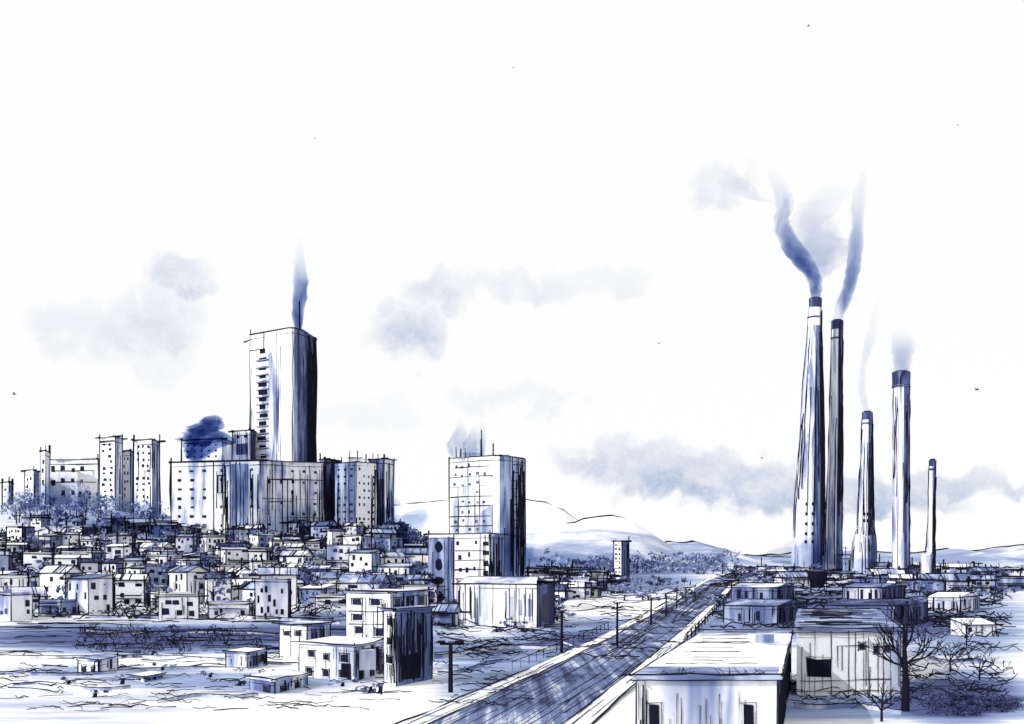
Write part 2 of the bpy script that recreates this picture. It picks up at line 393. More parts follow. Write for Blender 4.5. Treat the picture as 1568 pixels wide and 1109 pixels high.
# front centre building
M=MB(); zb=0; z1=wz(818,415)
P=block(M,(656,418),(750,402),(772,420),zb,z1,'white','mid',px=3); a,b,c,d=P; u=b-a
e=a+u*.42; o_=Vector((u.y,-u.x,0)).normalized()*.04
M.face([(a.x+o_.x,a.y+o_.y,zb),(e.x+o_.x,e.y+o_.y,zb),(e.x+o_.x,e.y+o_.y,z1-1.2),(a.x+o_.x,a.y+o_.y,z1-1.2)],'mid')
windows(M,a+u*.07,a+u*.29,z1-27,z1-2,1,4,.85,.6,skip=0,jit=.2,oval=True,mat='ink')
hlines(M,e,b,z1-24,z1-3,5,410,1.8); windows(M,e,b-u*.12,z1-20,z1-1.5,3,4,.35,.35,skip=.3,jit=.5); windows(M,b-u*.12,b,z1-20,z1-2,1,5,.8,.5,skip=0)
vstreaks(M,b,c,zb,z1,18,412,2.2); vstreaks(M,a,e,zb,z1,10,412,1.3); vstreaks(M,b-u*.2,b,zb,z1,6,412,1.8); M.line((e.x,e.y-.3,zb),(e.x,e.y-.3,z1),lw(410,2.2),.3)
M.done('apartment_building')
M=MB(); Y=330; z0=th(wx(770,Y),Y)-.5; z1=wz(895,Y)
P=block(M,(700,336),(822,326),(848,345),z0,z1,'white','dark','white',px=2.6); a,b,c,d=P
vstreaks(M,a,b,z0,z1,26,330,1.5,1,.6); windows(M,b,c,z0,z1-1,1,1,.5,.7,skip=0); u=b-a; windows(M,a+u*.6,b,z0,z1-1,3,1,.4,.5,mat='light')
zt=z1+2.2
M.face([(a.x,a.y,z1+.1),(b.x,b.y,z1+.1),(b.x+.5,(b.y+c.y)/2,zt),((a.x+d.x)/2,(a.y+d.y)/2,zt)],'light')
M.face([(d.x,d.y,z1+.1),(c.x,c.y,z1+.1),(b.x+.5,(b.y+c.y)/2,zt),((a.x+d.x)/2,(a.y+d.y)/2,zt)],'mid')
M.line(((a.x+d.x)/2,(a.y+d.y)/2,zt),(b.x+.5,(b.y+c.y)/2,zt),lw(330,2),.3)
M.done('warehouse')
M=MB(); Y=760; z1=wz(829,Y); P=block(M,(940,763),(952,758),(963,764),5,z1,'white','mid',px=2.6); windows(M,P[0],P[1],z1-26,z1-1,2,8,.5,.4); hlines(M,P[0],P[1],z1-28,z1,5,760); vstreaks(M,P[1],P[2],5,z1,5,760,2); M.done('tower_block')
def nearhouse(A,B,C,zt,m1,m2,nx,nz,nx2,nz2,vs=0,eave=True,top='white',hh=3.2):
    M=MB(); P=block(M,A,B,C,-1,zt,m1,m2,top,px=2.8); a,b,c,d=P
    windows(M,a,b,zt-nz*hh,zt-.4,nx,nz,.42,.42,skip=.05,outline=True,sill=True,jit=.3)
    if nx2: windows(M,b,c,zt-nz2*hh,zt-.4,nx2,nz2,.4,.5,skip=.05,outline=True,jit=.3)
    if vs: vstreaks(M,b,c,0,zt,vs,B[1],1.9); vstreaks(M,a,b,0,zt,int(vs*.4),B[1],1.2,.6)
    if eave:
        w=.35
        n1=Vector((b.y-a.y,-(b.x-a.x),0)).normalized(); n2=Vector((c.y-b.y,-(c.x-b.x),0)).normalized()
        q=[a+n1*w-n2*w,b+n1*w+n2*w,c-n1*w+n2*w,d-n1*w-n2*w]
        for i in range(4):
            p_,q_=q[i],q[(i+1)%4]; M.face([(p_.x,p_.y,zt-.02),(q_.x,q_.y,zt-.02),(q_.x,q_.y,zt+.3),(p_.x,p_.y,zt+.3)],m2)
        M.face([(p.x,p.y,zt+.3) for p in q],top); M.face([(p.x,p.y,zt-.02) for p in q][::-1],m2)
        for i in range(2): M.line((q[i].x,q[i].y,zt+.32),(q[i+1].x,q[i+1].y,zt+.32),lw(B[1],2.6),.5,5)
    return M,P
M,P=nearhouse((530,232),(598,226),(656,246),wz(908,228),'white','light',2,4,3,3,vs=26)
hlines(M,P[0],P[1],2,13,3,228,1.8); M.done('house')
M,P=nearhouse((588,184),(606,180),(661,192),wz(935,182),'white','mid',1,3,0,0,vs=50,top='light')
windows(M,P[1]+(P[2]-P[1])*.15,P[1]+(P[2]-P[1])*.70,.3,6,1,1,.9,.9,mat='ink',skip=0); M.done('house')
M,P=nearhouse((458,196),(543,188),(592,204),wz(988,192),'white','light',3,2,3,2,vs=20)
windows(M,P[1]+(P[2]-P[1])*.55,P[2],.2,4,1,1,.6,.9,skip=0,outline=True); windows(M,P[0]+(P[1]-P[0])*.7,P[1],-.2,3.4,1,1,.7,.95,skip=0,mat='ink')
bx=P[1]+(P[2]-P[1])*.25; M.box((bx.x+.6,bx.y-1.2,1.8),3.0,2.0,3.4,.5,'white',sides=['light','mid','mid','white']); M.done('house')  # bay faces washed darker on the right as painted shade
M,P=nearhouse((383,176),(420,170),(470,182),wz(1042,172),'mid','white',2,1,2,1,vs=6); M.done('house')
M,P=nearhouse((205,190),(222,187),(248,194),wz(1038,188),'white','mid',1,1,1,1,vs=8); M.done('hut')
M,P=nearhouse((346,214),(378,210),(408,218),wz(1000,212),'light','mid',1,1,1,1,vs=8); M.done('hut')
M,P=nearhouse((120,205),(150,200),(180,210),wz(1012,202),'white','light',2,1,1,1,vs=5,top='mid'); M.done('hut')
M,P=nearhouse((428,236),(470,230),(505,240),wz(958,232),'white','mid',2,1,2,1,vs=8,top='light'); M.done('house')
# near right building
M=MB(); zt=8; A=Vector((13,115,0));B=Vector((27.8,115,0));C=Vector((48.7,192,0));D=A+C-B
PP=[A,B,C,D]; 
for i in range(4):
    p,q=PP[i],PP[(i+1)%4]; M.face([(p.x,p.y,-1),(q.x,q.y,-1),(q.x,q.y,zt-.02),(p.x,p.y,zt-.02)],['light','dark','mid','mid'][i])  # right wall coloured dark to stand in for its shade
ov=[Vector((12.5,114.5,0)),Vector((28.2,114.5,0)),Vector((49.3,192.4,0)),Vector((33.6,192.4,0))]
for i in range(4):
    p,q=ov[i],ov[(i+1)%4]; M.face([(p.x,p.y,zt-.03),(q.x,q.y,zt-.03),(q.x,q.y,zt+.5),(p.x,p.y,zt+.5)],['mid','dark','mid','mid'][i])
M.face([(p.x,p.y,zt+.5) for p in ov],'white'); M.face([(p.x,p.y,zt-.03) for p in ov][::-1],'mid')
for i in range(4):
    p,q=ov[i],ov[(i+1)%4]
    for rr in range(2): M.line((p.x,p.y,zt+.5),(q.x,q.y,zt+.5+.1*rr),.2,.6,6)
    M.line((p.x,p.y-.05,zt-.05),(q.x,q.y-.05,zt-.05),.12,.5,3)
M.face([(12.9,115,zt+.504),(27.9,115,zt+.504),(30.2,124,zt+.504),(15.3,124,zt+.504)],'mid')
M.face([(31.0,184,zt+.504),(46.9,184,zt+.504),(48.9,192,zt+.504),(33.3,192,zt+.504)],'mid')
M.line((A.x,A.y,-1),(A.x,A.y,zt),.2,.4); M.line((B.x,B.y,-1),(B.x,B.y,zt),.2,.4)
for xx in (14.9,24.8):
    M.face([(xx-.5,114.9,2.6),(xx+.55,114.9,2.5),(xx+.5,114.9,5.3),(xx-.55,114.9,5.4)],'ink')
    for a_ in ((-.75,2.2,-.75,5.6),(.75,2.3,.75,5.5),(-.75,5.5,.75,5.6)):
        M.line((xx+a_[0],114.85,a_[1]),(xx+a_[2],114.85,a_[3]),.09,.5,3)
vstreaks(M,B,C,-1,zt,60,120,2.0); vstreaks(M,A,A+(B-A)*.1,-1,zt,7,115,1.8); vstreaks(M,A,B,-1,zt-1,14,115,1.1)
for k in range(16): 
    t=U(.1,.95); M.line((13+21*t+U(0,4),115+77*t,zt+.56),(20+21*t+U(0,6),115+77*t+U(-1,1),zt+.56),.08,.8)
for k in range(18):
    x0=U(14,27); M.line((x0,115.3,zt+.56),(x0+U(.5,1.6),U(117,123),zt+.56),.07,.6)
M.box((37,163,zt+.5),3,2.6,1.2,.2,'white',top='light',sides=['light','mid','mid','white'])  # roof box has its shaded sides painted in
M.done('flat_roofed_building')
M=MB(); zt=10; A=Vector((43.6,168,0));B=Vector((59.5,168,0));C=Vector((79,240,0));D=A+C-B; PP=[A,B,C,D]
for i in range(4):
    p,q=PP[i],PP[(i+1)%4]; M.face([(p.x,p.y,-1),(q.x,q.y,-1),(q.x,q.y,zt-.02),(p.x,p.y,zt-.02)],['white','mid','mid','mid'][i])  # white front, other walls coloured darker as painted shade
ov=[Vector((42.9,167.2,0)),Vector((60.1,167.2,0)),Vector((79.8,240.6,0)),Vector((62.6,240.6,0))]
for i in range(4):
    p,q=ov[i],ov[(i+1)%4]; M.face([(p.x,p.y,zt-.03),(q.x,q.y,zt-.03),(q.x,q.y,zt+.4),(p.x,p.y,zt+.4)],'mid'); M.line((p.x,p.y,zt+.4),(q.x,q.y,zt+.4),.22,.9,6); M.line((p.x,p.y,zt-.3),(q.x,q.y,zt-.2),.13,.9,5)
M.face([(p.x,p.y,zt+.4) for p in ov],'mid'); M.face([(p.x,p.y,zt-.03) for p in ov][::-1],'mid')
M.face([(45.2,167.9,2.9),(48.9,167.9,2.8),(48.8,167.9,5.6),(46.4,167.9,5.5),(45.0,167.9,5.9)],'ink')
for a_ in ((45,6.0,49.1,5.8),(43.6,.6,59,.8),(50,7.6,58,7.5),(44,2.2,58,2.5)):
    M.line((a_[0],167.85,a_[1]),(a_[2],167.85,a_[3]),.13,.8)
windows(M,(52.5,168),(59,168),6,8.6,3,1,.45,.4,outline=True,skip=0,jit=.4); vstreaks(M,A,B,-1,zt,20,168,1.2)
for k in range(34):
    y=U(172,238); x0=43.6+(y-168)*.27; M.line((x0+U(0,4),y,zt+.46),(x0+U(8,15),y+U(-1,1),zt+.46),.16,.6)
M.done('warehouse')
for (p0,pm,p1,Y,top,m1,m2,tp) in ((1108,1190,1235,345,928,'mid','dark','mid'),(1262,1370,1420,330,928,'mid','dark','dark'),(1120,1190,1215,470,900,'mid','dark','light'),(1290,1350,1385,470,900,'light','dark','mid'),(1420,1470,1500,400,915,'light','light','white')):
    M=MB(); z0=th(wx(pm,Y),Y)-1; z1=wz(top,Y); P=block(M,(p0,Y+5),(pm,Y),(p1,Y+24),z0,z1,m1,m2,tp)
    a,b,c,d=P; windows(M,a,b,z0+1,z1-.3,5,1,.4,.6,skip=.4,jit=.6); vstreaks(M,a,b,z0,z1,9,Y); vstreaks(M,b,c,z0,z1,10,Y,1.8)
    zt=z1+1.6; m0=(a+d)/2; m1_=(b+c)/2
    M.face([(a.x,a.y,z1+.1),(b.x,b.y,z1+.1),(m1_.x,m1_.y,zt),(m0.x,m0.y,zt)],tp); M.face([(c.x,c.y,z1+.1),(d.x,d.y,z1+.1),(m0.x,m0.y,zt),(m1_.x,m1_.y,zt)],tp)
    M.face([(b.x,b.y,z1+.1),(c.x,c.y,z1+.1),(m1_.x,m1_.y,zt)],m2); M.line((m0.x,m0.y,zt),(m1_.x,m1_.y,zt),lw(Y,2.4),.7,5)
    M.done('industrial_shed')
# ---------------------------------------------------------------- small houses
def small_house(x,y,w,d,h,yaw,m,ms,roof,rm,name='hillside_house'):
    z=min(th(x-w/2,y-d/2),th(x+w/2,y-d/2),th(x,y))-.5
    z1=th(x,y)+h; M=MB(); q=lw(y,2.3)
    a,t=M.box((x,y,z),w,d,z1-z,yaw,m,top='white',sides=[m,ms,ms,m])  # right and back walls use ms, mostly a darker wash painted as shade
    for i in range(4):
        if i<2 or R()<.6: M.line(t[i],t[(i+1)%4],q*U(.7,1.3),.7,7)
    for i in (0,1,2,3):
        if i<3: M.line(a[i],t[i],q*U(.6,1.2),.6,6)
    fl_=1 if h<5 else (2 if h<8 else 3)
    if R()<.45:
        e0=Vector(a[0]).lerp(Vector(a[1]),.1); e1=Vector(a[0]).lerp(Vector(a[1]),.9); n_=(e1-e0).cross(Vector((0,0,1))).normalized(); zz=th(x,y)+2.7
        for dd in (0,1): M.line(Vector((e0.x,e0.y,zz+dd))+n_*1.1,Vector((e1.x,e1.y,zz+dd))+n_*1.1,q*.7,.5,3)
        M.face([Vector((e0.x,e0.y,zz)),Vector((e1.x,e1.y,zz)),Vector((e1.x,e1.y,zz-.1))+n_*1.1,Vector((e0.x,e0.y,zz-.1))+n_*1.1],'mid')
    windows(M,a[0],a[1],th(x,y)+.4,z1-.4,random.choice((2,3,3,4)),fl_,U(.35,.6),U(.4,.65),skip=.25,Y=y,jit=.8,mat=random.choice(('glass','glass','ink','dark')))
    windows(M,a[1],a[2],th(x,y)+.4,z1-.4,2,fl_,.4,.5,skip=.3,Y=y,jit=.6)
    if R()<.3: windows(M,a[3],a[0],th(x,y)+.4,z1-.4,2,fl_,.4,.5,skip=.3,Y=y)
    if R()<.6: vstreaks(M,a[1],a[2],z,z1,5,y,1.6)
    if R()<.3: vstreaks(M,a[0],a[1],z,z1,5,y,1.2)
    T=[Vector(p) for p in t]
    if roof=='gable':
        rh=w*.16+.6; c=sum(T,Vector())/4
        E=[c+(p-c)*1.1 for p in T]; m0=(E[0]+E[3])/2+Vector((0,0,rh)); m1=(E[1]+E[2])/2+Vector((0,0,rh))
        M.face([E[0],E[1],m1,m0],rm); M.face([E[2],E[3],m0,m1],rm)
        M.face([T[1]+Vector((0,0,.02)),T[2]+Vector((0,0,.02)),(T[1]+T[2])/2+Vector((0,0,rh*.95))],m); M.face([T[3],T[0],(T[0]+T[3])/2+Vector((0,0,rh*.95))],m)
        M.line(m0,m1,q,.5,6); M.line(E[0],E[1],q,.5,6); M.line(E[1],m1,q*.8,.4,4); M.line(E[2],m1,q*.8,.4,4); M.line(E[0],m0,q*.8,.4,4)
        for k in range(4):
            s=U(.1,.9); M.line(E[0].lerp(E[1],s)+Vector((0,0,.1)),m0.lerp(m1,s)+Vector((0,0,.1)),q*.6,.5)
    elif roof=='shed':
        up=Vector((0,0,1.4)); c=sum(T,Vector())/4; E=[c+(p-c)*1.12+Vector((0,0,.05)) for p in T]
        M.face([E[0],E[1],E[2]+up,E[3]+up],rm); M.face([T[1],T[2],T[2]+up],m); M.face([T[0],T[3]+up,T[3]],m); M.face([T[2],T[3],T[3]+up,T[2]+up],ms)
        for i,j,ui,uj in ((0,1,0,0),(1,2,0,1),(2,3,1,1),(3,0,1,0)): M.line(E[i]+up*ui,E[j]+up*uj,q*.8,.5,6)
    else:
        for i in range(4):
            p,r_=T[i],T[(i+1)%4]; M.face([p,r_,r_+Vector((0,0,.7)),p+Vector((0,0,.7))],m); 
        M.line(T[0]+Vector((0,0,.7)),T[1]+Vector((0,0,.7)),q*.7,.5,6)
        c=sum(T,Vector())/4; s=U(1,1.8)
        if R()<.6: M.tube([c+Vector((U(-2,2),0,0)),c+Vector((0,0,s))],[.9,.9],8,'mid'); 
        if R()<.4: M.line(c,c+Vector((U(-.5,.5),0,U(2,5))),q*.6,.4)
    return M.done(name)
cnt=0
y=322
while y<705:
    px=-30+U(0,20)
    lim=655 if y<400 else (680 if y<520 else 665)
    while px<lim:
        w=U(7,17); yj=y+U(-12,12); x=wx(px,yj); pw=w/y*F
        if R()<.84 and not (y>630 and px<250 and R()<.6):
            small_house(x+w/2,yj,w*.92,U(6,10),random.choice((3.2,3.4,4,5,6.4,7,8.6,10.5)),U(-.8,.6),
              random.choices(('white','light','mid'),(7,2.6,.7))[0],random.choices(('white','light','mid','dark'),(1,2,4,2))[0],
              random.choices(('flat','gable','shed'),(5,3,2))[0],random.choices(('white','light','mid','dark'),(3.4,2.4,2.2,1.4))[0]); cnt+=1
        px+=pw*U(.95,1.6)
    y+=U(20,28)
for k in range(30):
    y=U(480,900); px=U(815,930) ; x=wx(px,y)
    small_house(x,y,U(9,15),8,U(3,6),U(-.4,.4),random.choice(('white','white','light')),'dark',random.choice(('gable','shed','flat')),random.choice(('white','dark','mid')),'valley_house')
for k in range(50):
    y=U(560,1000); px=U(1120,1560); x=wx(px,y)
    if abs(x-rc(y))<22: continue
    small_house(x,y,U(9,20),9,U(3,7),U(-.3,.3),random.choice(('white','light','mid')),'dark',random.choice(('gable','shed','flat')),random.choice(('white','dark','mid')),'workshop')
small_house(wx(1490,300),300,9,7,3,.2,'white','light','shed','white','hut')
# ---------------------------------------------------------------- smokestacks
def stack(prof,Y,lines=18,bands=(),wins=None,cap='dark',name='smokestack'):
    M=MB(); path=[];rad=[]
    for py,l,r in prof:
        path.append((wx((l+r)/2,Y),Y,wz(py,Y))); rad.append((r-l)/2/F*Y)
    path=[(path[0][0],Y,th(path[0][0],Y)-1)]+path; rad=[rad[0]]+rad
    N=28
    # left sector coloured as sunlit, the rest coloured as shaded
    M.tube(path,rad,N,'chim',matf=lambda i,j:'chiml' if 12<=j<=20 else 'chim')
    t=Vector(path[-1]); r=rad[-1]
    M.tube([t-Vector((0,0,r*1.6)),t+Vector((0,0,.3))],[r*1.1,r*1.14],28,cap)
    M.tube([t-Vector((0,0,.2)),t+Vector((0,0,1.2))],[r*.8,r*.8],20,'ink')
    def at(py):
        z=wz(py,Y)
        for i in range(len(path)-1):
            if path[i][2]<=z<=path[i+1][2]:
                k=(z-path[i][2])/(path[i+1][2]-path[i][2]); return Vector(path[i]).lerp(Vector(path[i+1]),k),rad[i]+(rad[i+1]-rad[i])*k
        return Vector(path[-1]),rad[-1]
    for (pa,pb,mt) in bands:
        p,ra=at(pa);q,rb=at(pb); M.tube([p,q],[ra*1.04,rb*1.04],28,mt)
    pb,pt=prof[0][0],prof[-1][0]
    for k in range(lines):  # ink hatching crowded to the right, drawing in the shaded side
        ang=random.choice((U(-1.3,.1),U(-1.3,.1),U(-1.3,.1),U(-2.9,-1.2))); a=pb+(pt-pb)*U(0,.5); b_=a+(pt-a)*U(.4,1)
        pts=[]
        for i in range(9):
            p,rr=at(a+(b_-a)*i/8); pts.append(p+Vector((math.cos(ang)*rr*1.03,math.sin(ang)*rr*1.03,0)))
        M.poly(pts,lw(Y,U(.9,2.6)),.4)
    for ang in (-.03,math.pi+.03):
        pts=[]
        for i in range(14):
            p,rr=at(pb+(pt-pb)*i/13); pts.append(p+Vector((math.cos(ang)*rr*1.01,math.sin(ang)*rr*1.01-.2,0)))
        M.poly(pts,lw(Y,2.0),.5)
    for py in (wins or []):
        for an in (-2.0,-1.6):
            p,rr=at(py); c=p+Vector((math.cos(an)*rr*1.03,math.sin(an)*rr*1.03,0)); M.box((c.x,c.y,c.z),1.6,.6,2.2,an+math.pi/2,'ink')
    p,rr=at(pt+ (pb-pt)*.07); M.tube([p,p+Vector((0,0,1.0))],[rr*1.15,rr*1.15],20,'dark')
    return M.done(name)
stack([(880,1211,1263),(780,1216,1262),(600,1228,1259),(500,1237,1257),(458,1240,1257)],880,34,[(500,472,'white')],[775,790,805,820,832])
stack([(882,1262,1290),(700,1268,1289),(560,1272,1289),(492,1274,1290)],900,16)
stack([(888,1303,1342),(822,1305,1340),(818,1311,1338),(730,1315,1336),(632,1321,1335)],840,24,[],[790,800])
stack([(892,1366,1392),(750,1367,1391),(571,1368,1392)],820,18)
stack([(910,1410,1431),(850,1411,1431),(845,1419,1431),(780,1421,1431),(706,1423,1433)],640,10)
M=MB(); Y=560; c=(wx(1252,Y),Y); z=wz(893,Y)
M.tube([(c[0],c[1],z-2),(c[0],c[1],z+1),(c[0],c[1],z+5),(c[0],c[1],z+6)],[3.0,4.2,5.4,5.4],10,'ink')
for dx in (-4,4): M.line((c[0]+dx,c[1]-2,th(*c)-1),(c[0]+dx,c[1]-2,z+4),.7,.2)
M.done('storage_hopper')
for (p0,pm,p1,Y,top) in ((1160,1200,1215,820,868),(1290,1302,1308,860,850),(1342,1360,1366,830,862),(1392,1408,1414,800,868),(1440,1480,1492,760,872)):
    M=MB(); z0=5; z1=wz(top,Y); P=block(M,(p0,Y+5),(pm,Y),(p1,Y+18),z0,z1,'light','dark'); windows(M,P[0],P[1],z1-9,z1-1,4,2,.4,.4); vstreaks(M,P[0],P[1],z0,z1,4,Y); M.line(P[0]+Vector((4,5,z1)),P[0]+Vector((4,5,z1+7)),1,.3); M.done('boiler_house')
# ---------------------------------------------------------------- smoke
def smoke(pts,Y,dens,za,zb,fa=1,fb=.05,ns=.05,col=(.19,.33,.64),dy=0,wob=.18,lo=.15):
    m=bpy.data.materials.new('smoke_haze'); m.use_nodes=True; nt=m.node_tree; nt.nodes.remove(nt.nodes['Principled BSDF'])
    out=nt.nodes['Material Output']; va=nt.nodes.new('ShaderNodeVolumeAbsorption'); va.inputs['Color'].default_value=(*col,1)
    g=nt.nodes.new('ShaderNodeNewGeometry'); sp=nt.nodes.new('ShaderNodeSeparateXYZ'); nt.links.new(g.outputs['Position'],sp.inputs[0])
    f=maprange(nt,sp.outputs[2],wz(za,Y),wz(zb,Y),fa,fb)
    n=noise_node(nt,scaled(nt,g.outputs['Position'],(1,1,.4)),ns,3,.6,.5); n=maprange(nt,n,.3,.62,lo,1.3)
    d=ramp_math(nt,'MULTIPLY',ramp_math(nt,'MULTIPLY',f,n),dens); nt.links.new(d,va.inputs['Density']); nt.links.new(va.outputs[0],out.inputs['Volume'])
    key='sm%d'%len(MATS); MATS[key]=m
    M=MB(); path=[];rad=[]
    n=len(pts)
    for i in range(n-1):
        p0=pts[max(i-1,0)];p1=pts[i];p2=pts[i+1];p3=pts[min(i+2,n-1)]
        for k in range(5 if i<n-2 else 6):
            t=k/5
            v=[.5*((2*p1[j])+(-p0[j]+p2[j])*t+(2*p0[j]-5*p1[j]+4*p2[j]-p3[j])*t*t+(-p0[j]+3*p1[j]-3*p2[j]+p3[j])*t**3) for j in range(3)]
            path.append((wx(v[0],Y),Y+dy,wz(v[1],Y))); rad.append(max(.3,v[2]/F*Y*U(.9,1.1)))
    K=20
    for p,r in zip(path,rad):
        for j in range(K):
            t=2*math.pi*j/K; rr=r*(1+wob*mn.noise(Vector((math.cos(t)*1.5,math.sin(t)*1.5,p[2]*.09)))+wob*.6*mn.noise(Vector((math.cos(t)*4,math.sin(t)*4,p[2]*.3))))
            M.v.append((p[0]+math.cos(t)*rr,p[1]+math.sin(t)*rr,p[2]))
    for i in range(len(path)-1):
        for j in range(K):
            a=i*K+j;b_=i*K+(j+1)%K; M.f.append((a,b_,b_+K,a+K)); M.m.append(key)
    M.f.append(tuple(range(K-1,-1,-1))); M.m.append(key); M.f.append(tuple((len(path)-1)*K+j for j in range(K))); M.m.append(key)
    return M.done('smoke_plume',True)
smoke([(1249,455,8),(1246,425,12),(1230,402,16),(1210,372,15),(1197,340,12),(1203,315,14),(1196,292,13),(1178,255,8)],880,.20,455,250,1,.02,wob=.35)
smoke([(1282,492,7),(1290,465,11),(1302,430,11),(1309,390,10),(1313,340,10),(1315,300,10),(1322,262,5)],900,.16,490,262,1,.08,wob=.3)
smoke([(1256,422,14),(1262,392,36),(1256,360,42),(1246,335,36),(1272,300,30),(1294,262,12)],885,.022,422,262,1,.03,.03,dy=6,lo=0,wob=.5)
smoke([(1185,310,6),(1150,300,13),(1128,284,20),(1118,262,10),(1120,240,3)],880,.03,310,240,1,.1,.05,wob=.6)
smoke([(1328,632,5),(1320,600,6),(1322,560,5),(1335,510,8),(1346,455,5)],840,.06,632,455,1,.25)
smoke([(1380,572,11),(1382,550,15),(1383,525,18),(1376,500,9)],820,.06,572,500,1,.04)
smoke([(457,512,5),(457,480,9),(460,440,12),(459,400,9),(457,362,6)],745,.55,530,366,1,.01,.06,wob=.3)
smoke([(700,702,8),(698,684,15),(704,662,12),(706,640,4)],560,.16,702,640,1,.02,.12,wob=.5)
smoke([(722,702,8),(720,684,12),(726,660,8),(728,645,3)],560,.2,702,645,1,.02,.12,wob=.5)
smoke([(737,702,5),(738,670,6),(737,640,3)],560,.3,700,640,1,.05)
smoke([(298,712,6),(300,700,18),(302,686,22),(312,674,32),(314,660,27),(322,650,22),(324,642,16),(330,636,4)],718,.24,712,634,.9,1.1,.06,wob=.9,lo=.5)
def wash_veil(px,py,Y,rx,ry_,depth,od):  # added absorbing volumes that tint and darken what lies behind, like a wash
    m=bpy.data.materials.new('wash_veil'); m.use_nodes=True; nt=m.node_tree; nt.nodes.remove(nt.nodes['Principled BSDF'])
    va=nt.nodes.new('ShaderNodeVolumeAbsorption'); va.inputs['Color'].default_value=(.2,.33,.60,1); va.inputs['Density'].default_value=od/(2*depth); nt.links.new(va.outputs[0],nt.nodes['Material Output'].inputs['Volume'])
    key='wash_veil%d'%len(MATS); MATS[key]=m; M=MB(); s=Y/F; c=Vector((wx(px,Y),Y,wz(py,Y))); A,Bn=26,16; sd_=U(0,90)
    for i in range(Bn+1):
        ph=math.pi*i/Bn
        for j in range(A):
            t=2*math.pi*j/A; d=Vector((math.sin(ph)*math.cos(t),math.sin(ph)*math.sin(t),math.cos(ph)))
            k=1+.75*mn.noise(d*1.6+Vector((sd_,0,0)))+.35*mn.noise(d*4+Vector((0,sd_,0)))
            M.v.append((c.x+d.x*rx*s*k,c.y+d.y*depth*k,c.z+d.z*ry_*s*k))
    for i in range(Bn):
        for j in range(A):
            M.f.append((i*A+j,(i+1)*A+j,(i+1)*A+(j+1)%A,i*A+(j+1)%A)); M.m.append(key)
    M.done('wash_veil_volume',True)
wash_veil(95,768,690,56,30,25,1.5); wash_veil(205,795,660,56,36,25,1.3); wash_veil(288,880,470,30,36,18,1.5); wash_veil(445,800,640,60,26,20,.8)
wash_veil(610,808,600,40,34,20,1.4); wash_veil(370,905,400,60,24,16,1.0); wash_veil(90,880,480,70,22,16,.7); wash_veil(640,905,390,26,40,10,1.0)
wash_veil(790,850,530,34,36,14,1.3); wash_veil(1240,850,850,50,26,20,.9); wash_veil(372,745,676,22,50,6,.9); wash_veil(1320,870,800,40,18,16,.8)
wash_veil(900,860,1000,90,16,40,.7)
# ---------------------------------------------------------------- trees
def tree(x,y,h,cr,n=260,dark=.5,name='tree',leaf=None):
    M=MB(); z=th(x,y)-.3; q=U(-.5,.5)
    top=Vector((x+q,y,z+h*.75)); M.tube([(x,y,z),(x+q*.5,y,z+h*.35),top],[h*.035,h*.025,h*.008],7,'ink')
    for k in range(6):
        t=U(.3,.65); p=Vector((x,y,z)).lerp(top,t); a=U(0,6.28); e=p+Vector((math.cos(a)*cr*.7,math.sin(a)*cr*.7,h*U(.15,.32))); M.tube([p,p.lerp(e,.5)+Vector((0,0,h*.02)),e],[h*.014,h*.009,h*.003],5,'ink')
    M.foliage((x,y,z+h*.66),(cr,cr,h*.36),n,leaf or lw(y,3.6),dark)
    return M.done(name)
for k in range(50):
    y=U(330,700); px=U(0,660); tree(wx(px,y),y,U(6,13),U(3,6),170,.5)
for (px,y,h,cr) in ((285,400,15,8),(300,392,13,7),(272,410,13,6),(610,660,16,8),(630,640,14,8),(645,655,12,7),(590,650,12,7),(835,360,7,4),(850,380,8,4),(1100,420,6,3)):
    tree(wx(px,y),y,h,cr,400,.6)
def mass(name,pts,leafn,dark=.45,px=3.6):
    M=MB()
    for (a,yy,rp,hp) in pts:
        x=wx(a,yy); z=th(x,yy); M.foliage((x,yy,z+hp*.45),(rp,rp*.8,hp*.6),leafn,lw(yy,px),dark)
        M.tube([(x,yy,z-.5),(x+.3,yy,z+hp*.5)],[.5,.25],5,'ink')
    return M.done(name)
mass('hillside_trees',[(U(15,255),U(700,775),U(9,17),U(10,20)) for _ in range(26)],150,.12,3.0)
mass('valley_trees',[(U(830,1110),U(900,1300),U(12,25),U(8,22)) for _ in range(44)],120,.2,3.6)
mass('bushes',[(U(860,1060),U(480,700),U(5,9),U(3,6)) for _ in range(26)],60,.3)
mass('bushes',[(U(1120,1540),U(500,1000),U(6,12),U(4,9)) for _ in range(54)],90,.5)
mass('roadside_shrubs',[(U(560,860),U(300,420),U(3,6),U(2,4)) for _ in range(26)],80,.5)
mass('garden_bushes',[(U(100,660),U(165,240),U(1.2,2.6),U(1,2.4)) for _ in range(22)],50,.45)
M=MB()
for k in range(22):
    px=U(1440,1540); Y=U(146,162); M.foliage((wx(px,Y),Y,U(.1,.7)),(2.6,2,1.0),320,.26,1.0)
M.done('thicket')
M=MB(); Y=150; bx=wx(1386,Y)
def branch(p,d,L,r,dep):
    q=p+d*L; mid=p.lerp(q,.5)+Vector((U(-1,1),U(-1,1),U(-1,1)))*L*.06
    M.tube([p,mid,q],[r,r*.8,r*.6],5,'ink',cap=False)
    if dep==0: return
    for k in range(random.choice((2,3,3))):
        nd=(d+Vector((U(-1,1),U(-.6,.6),U(-.35,.9)))*.75).normalized()
        branch(p.lerp(q,U(.55,1)),nd,L*U(.55,.8),r*.62,dep-1)
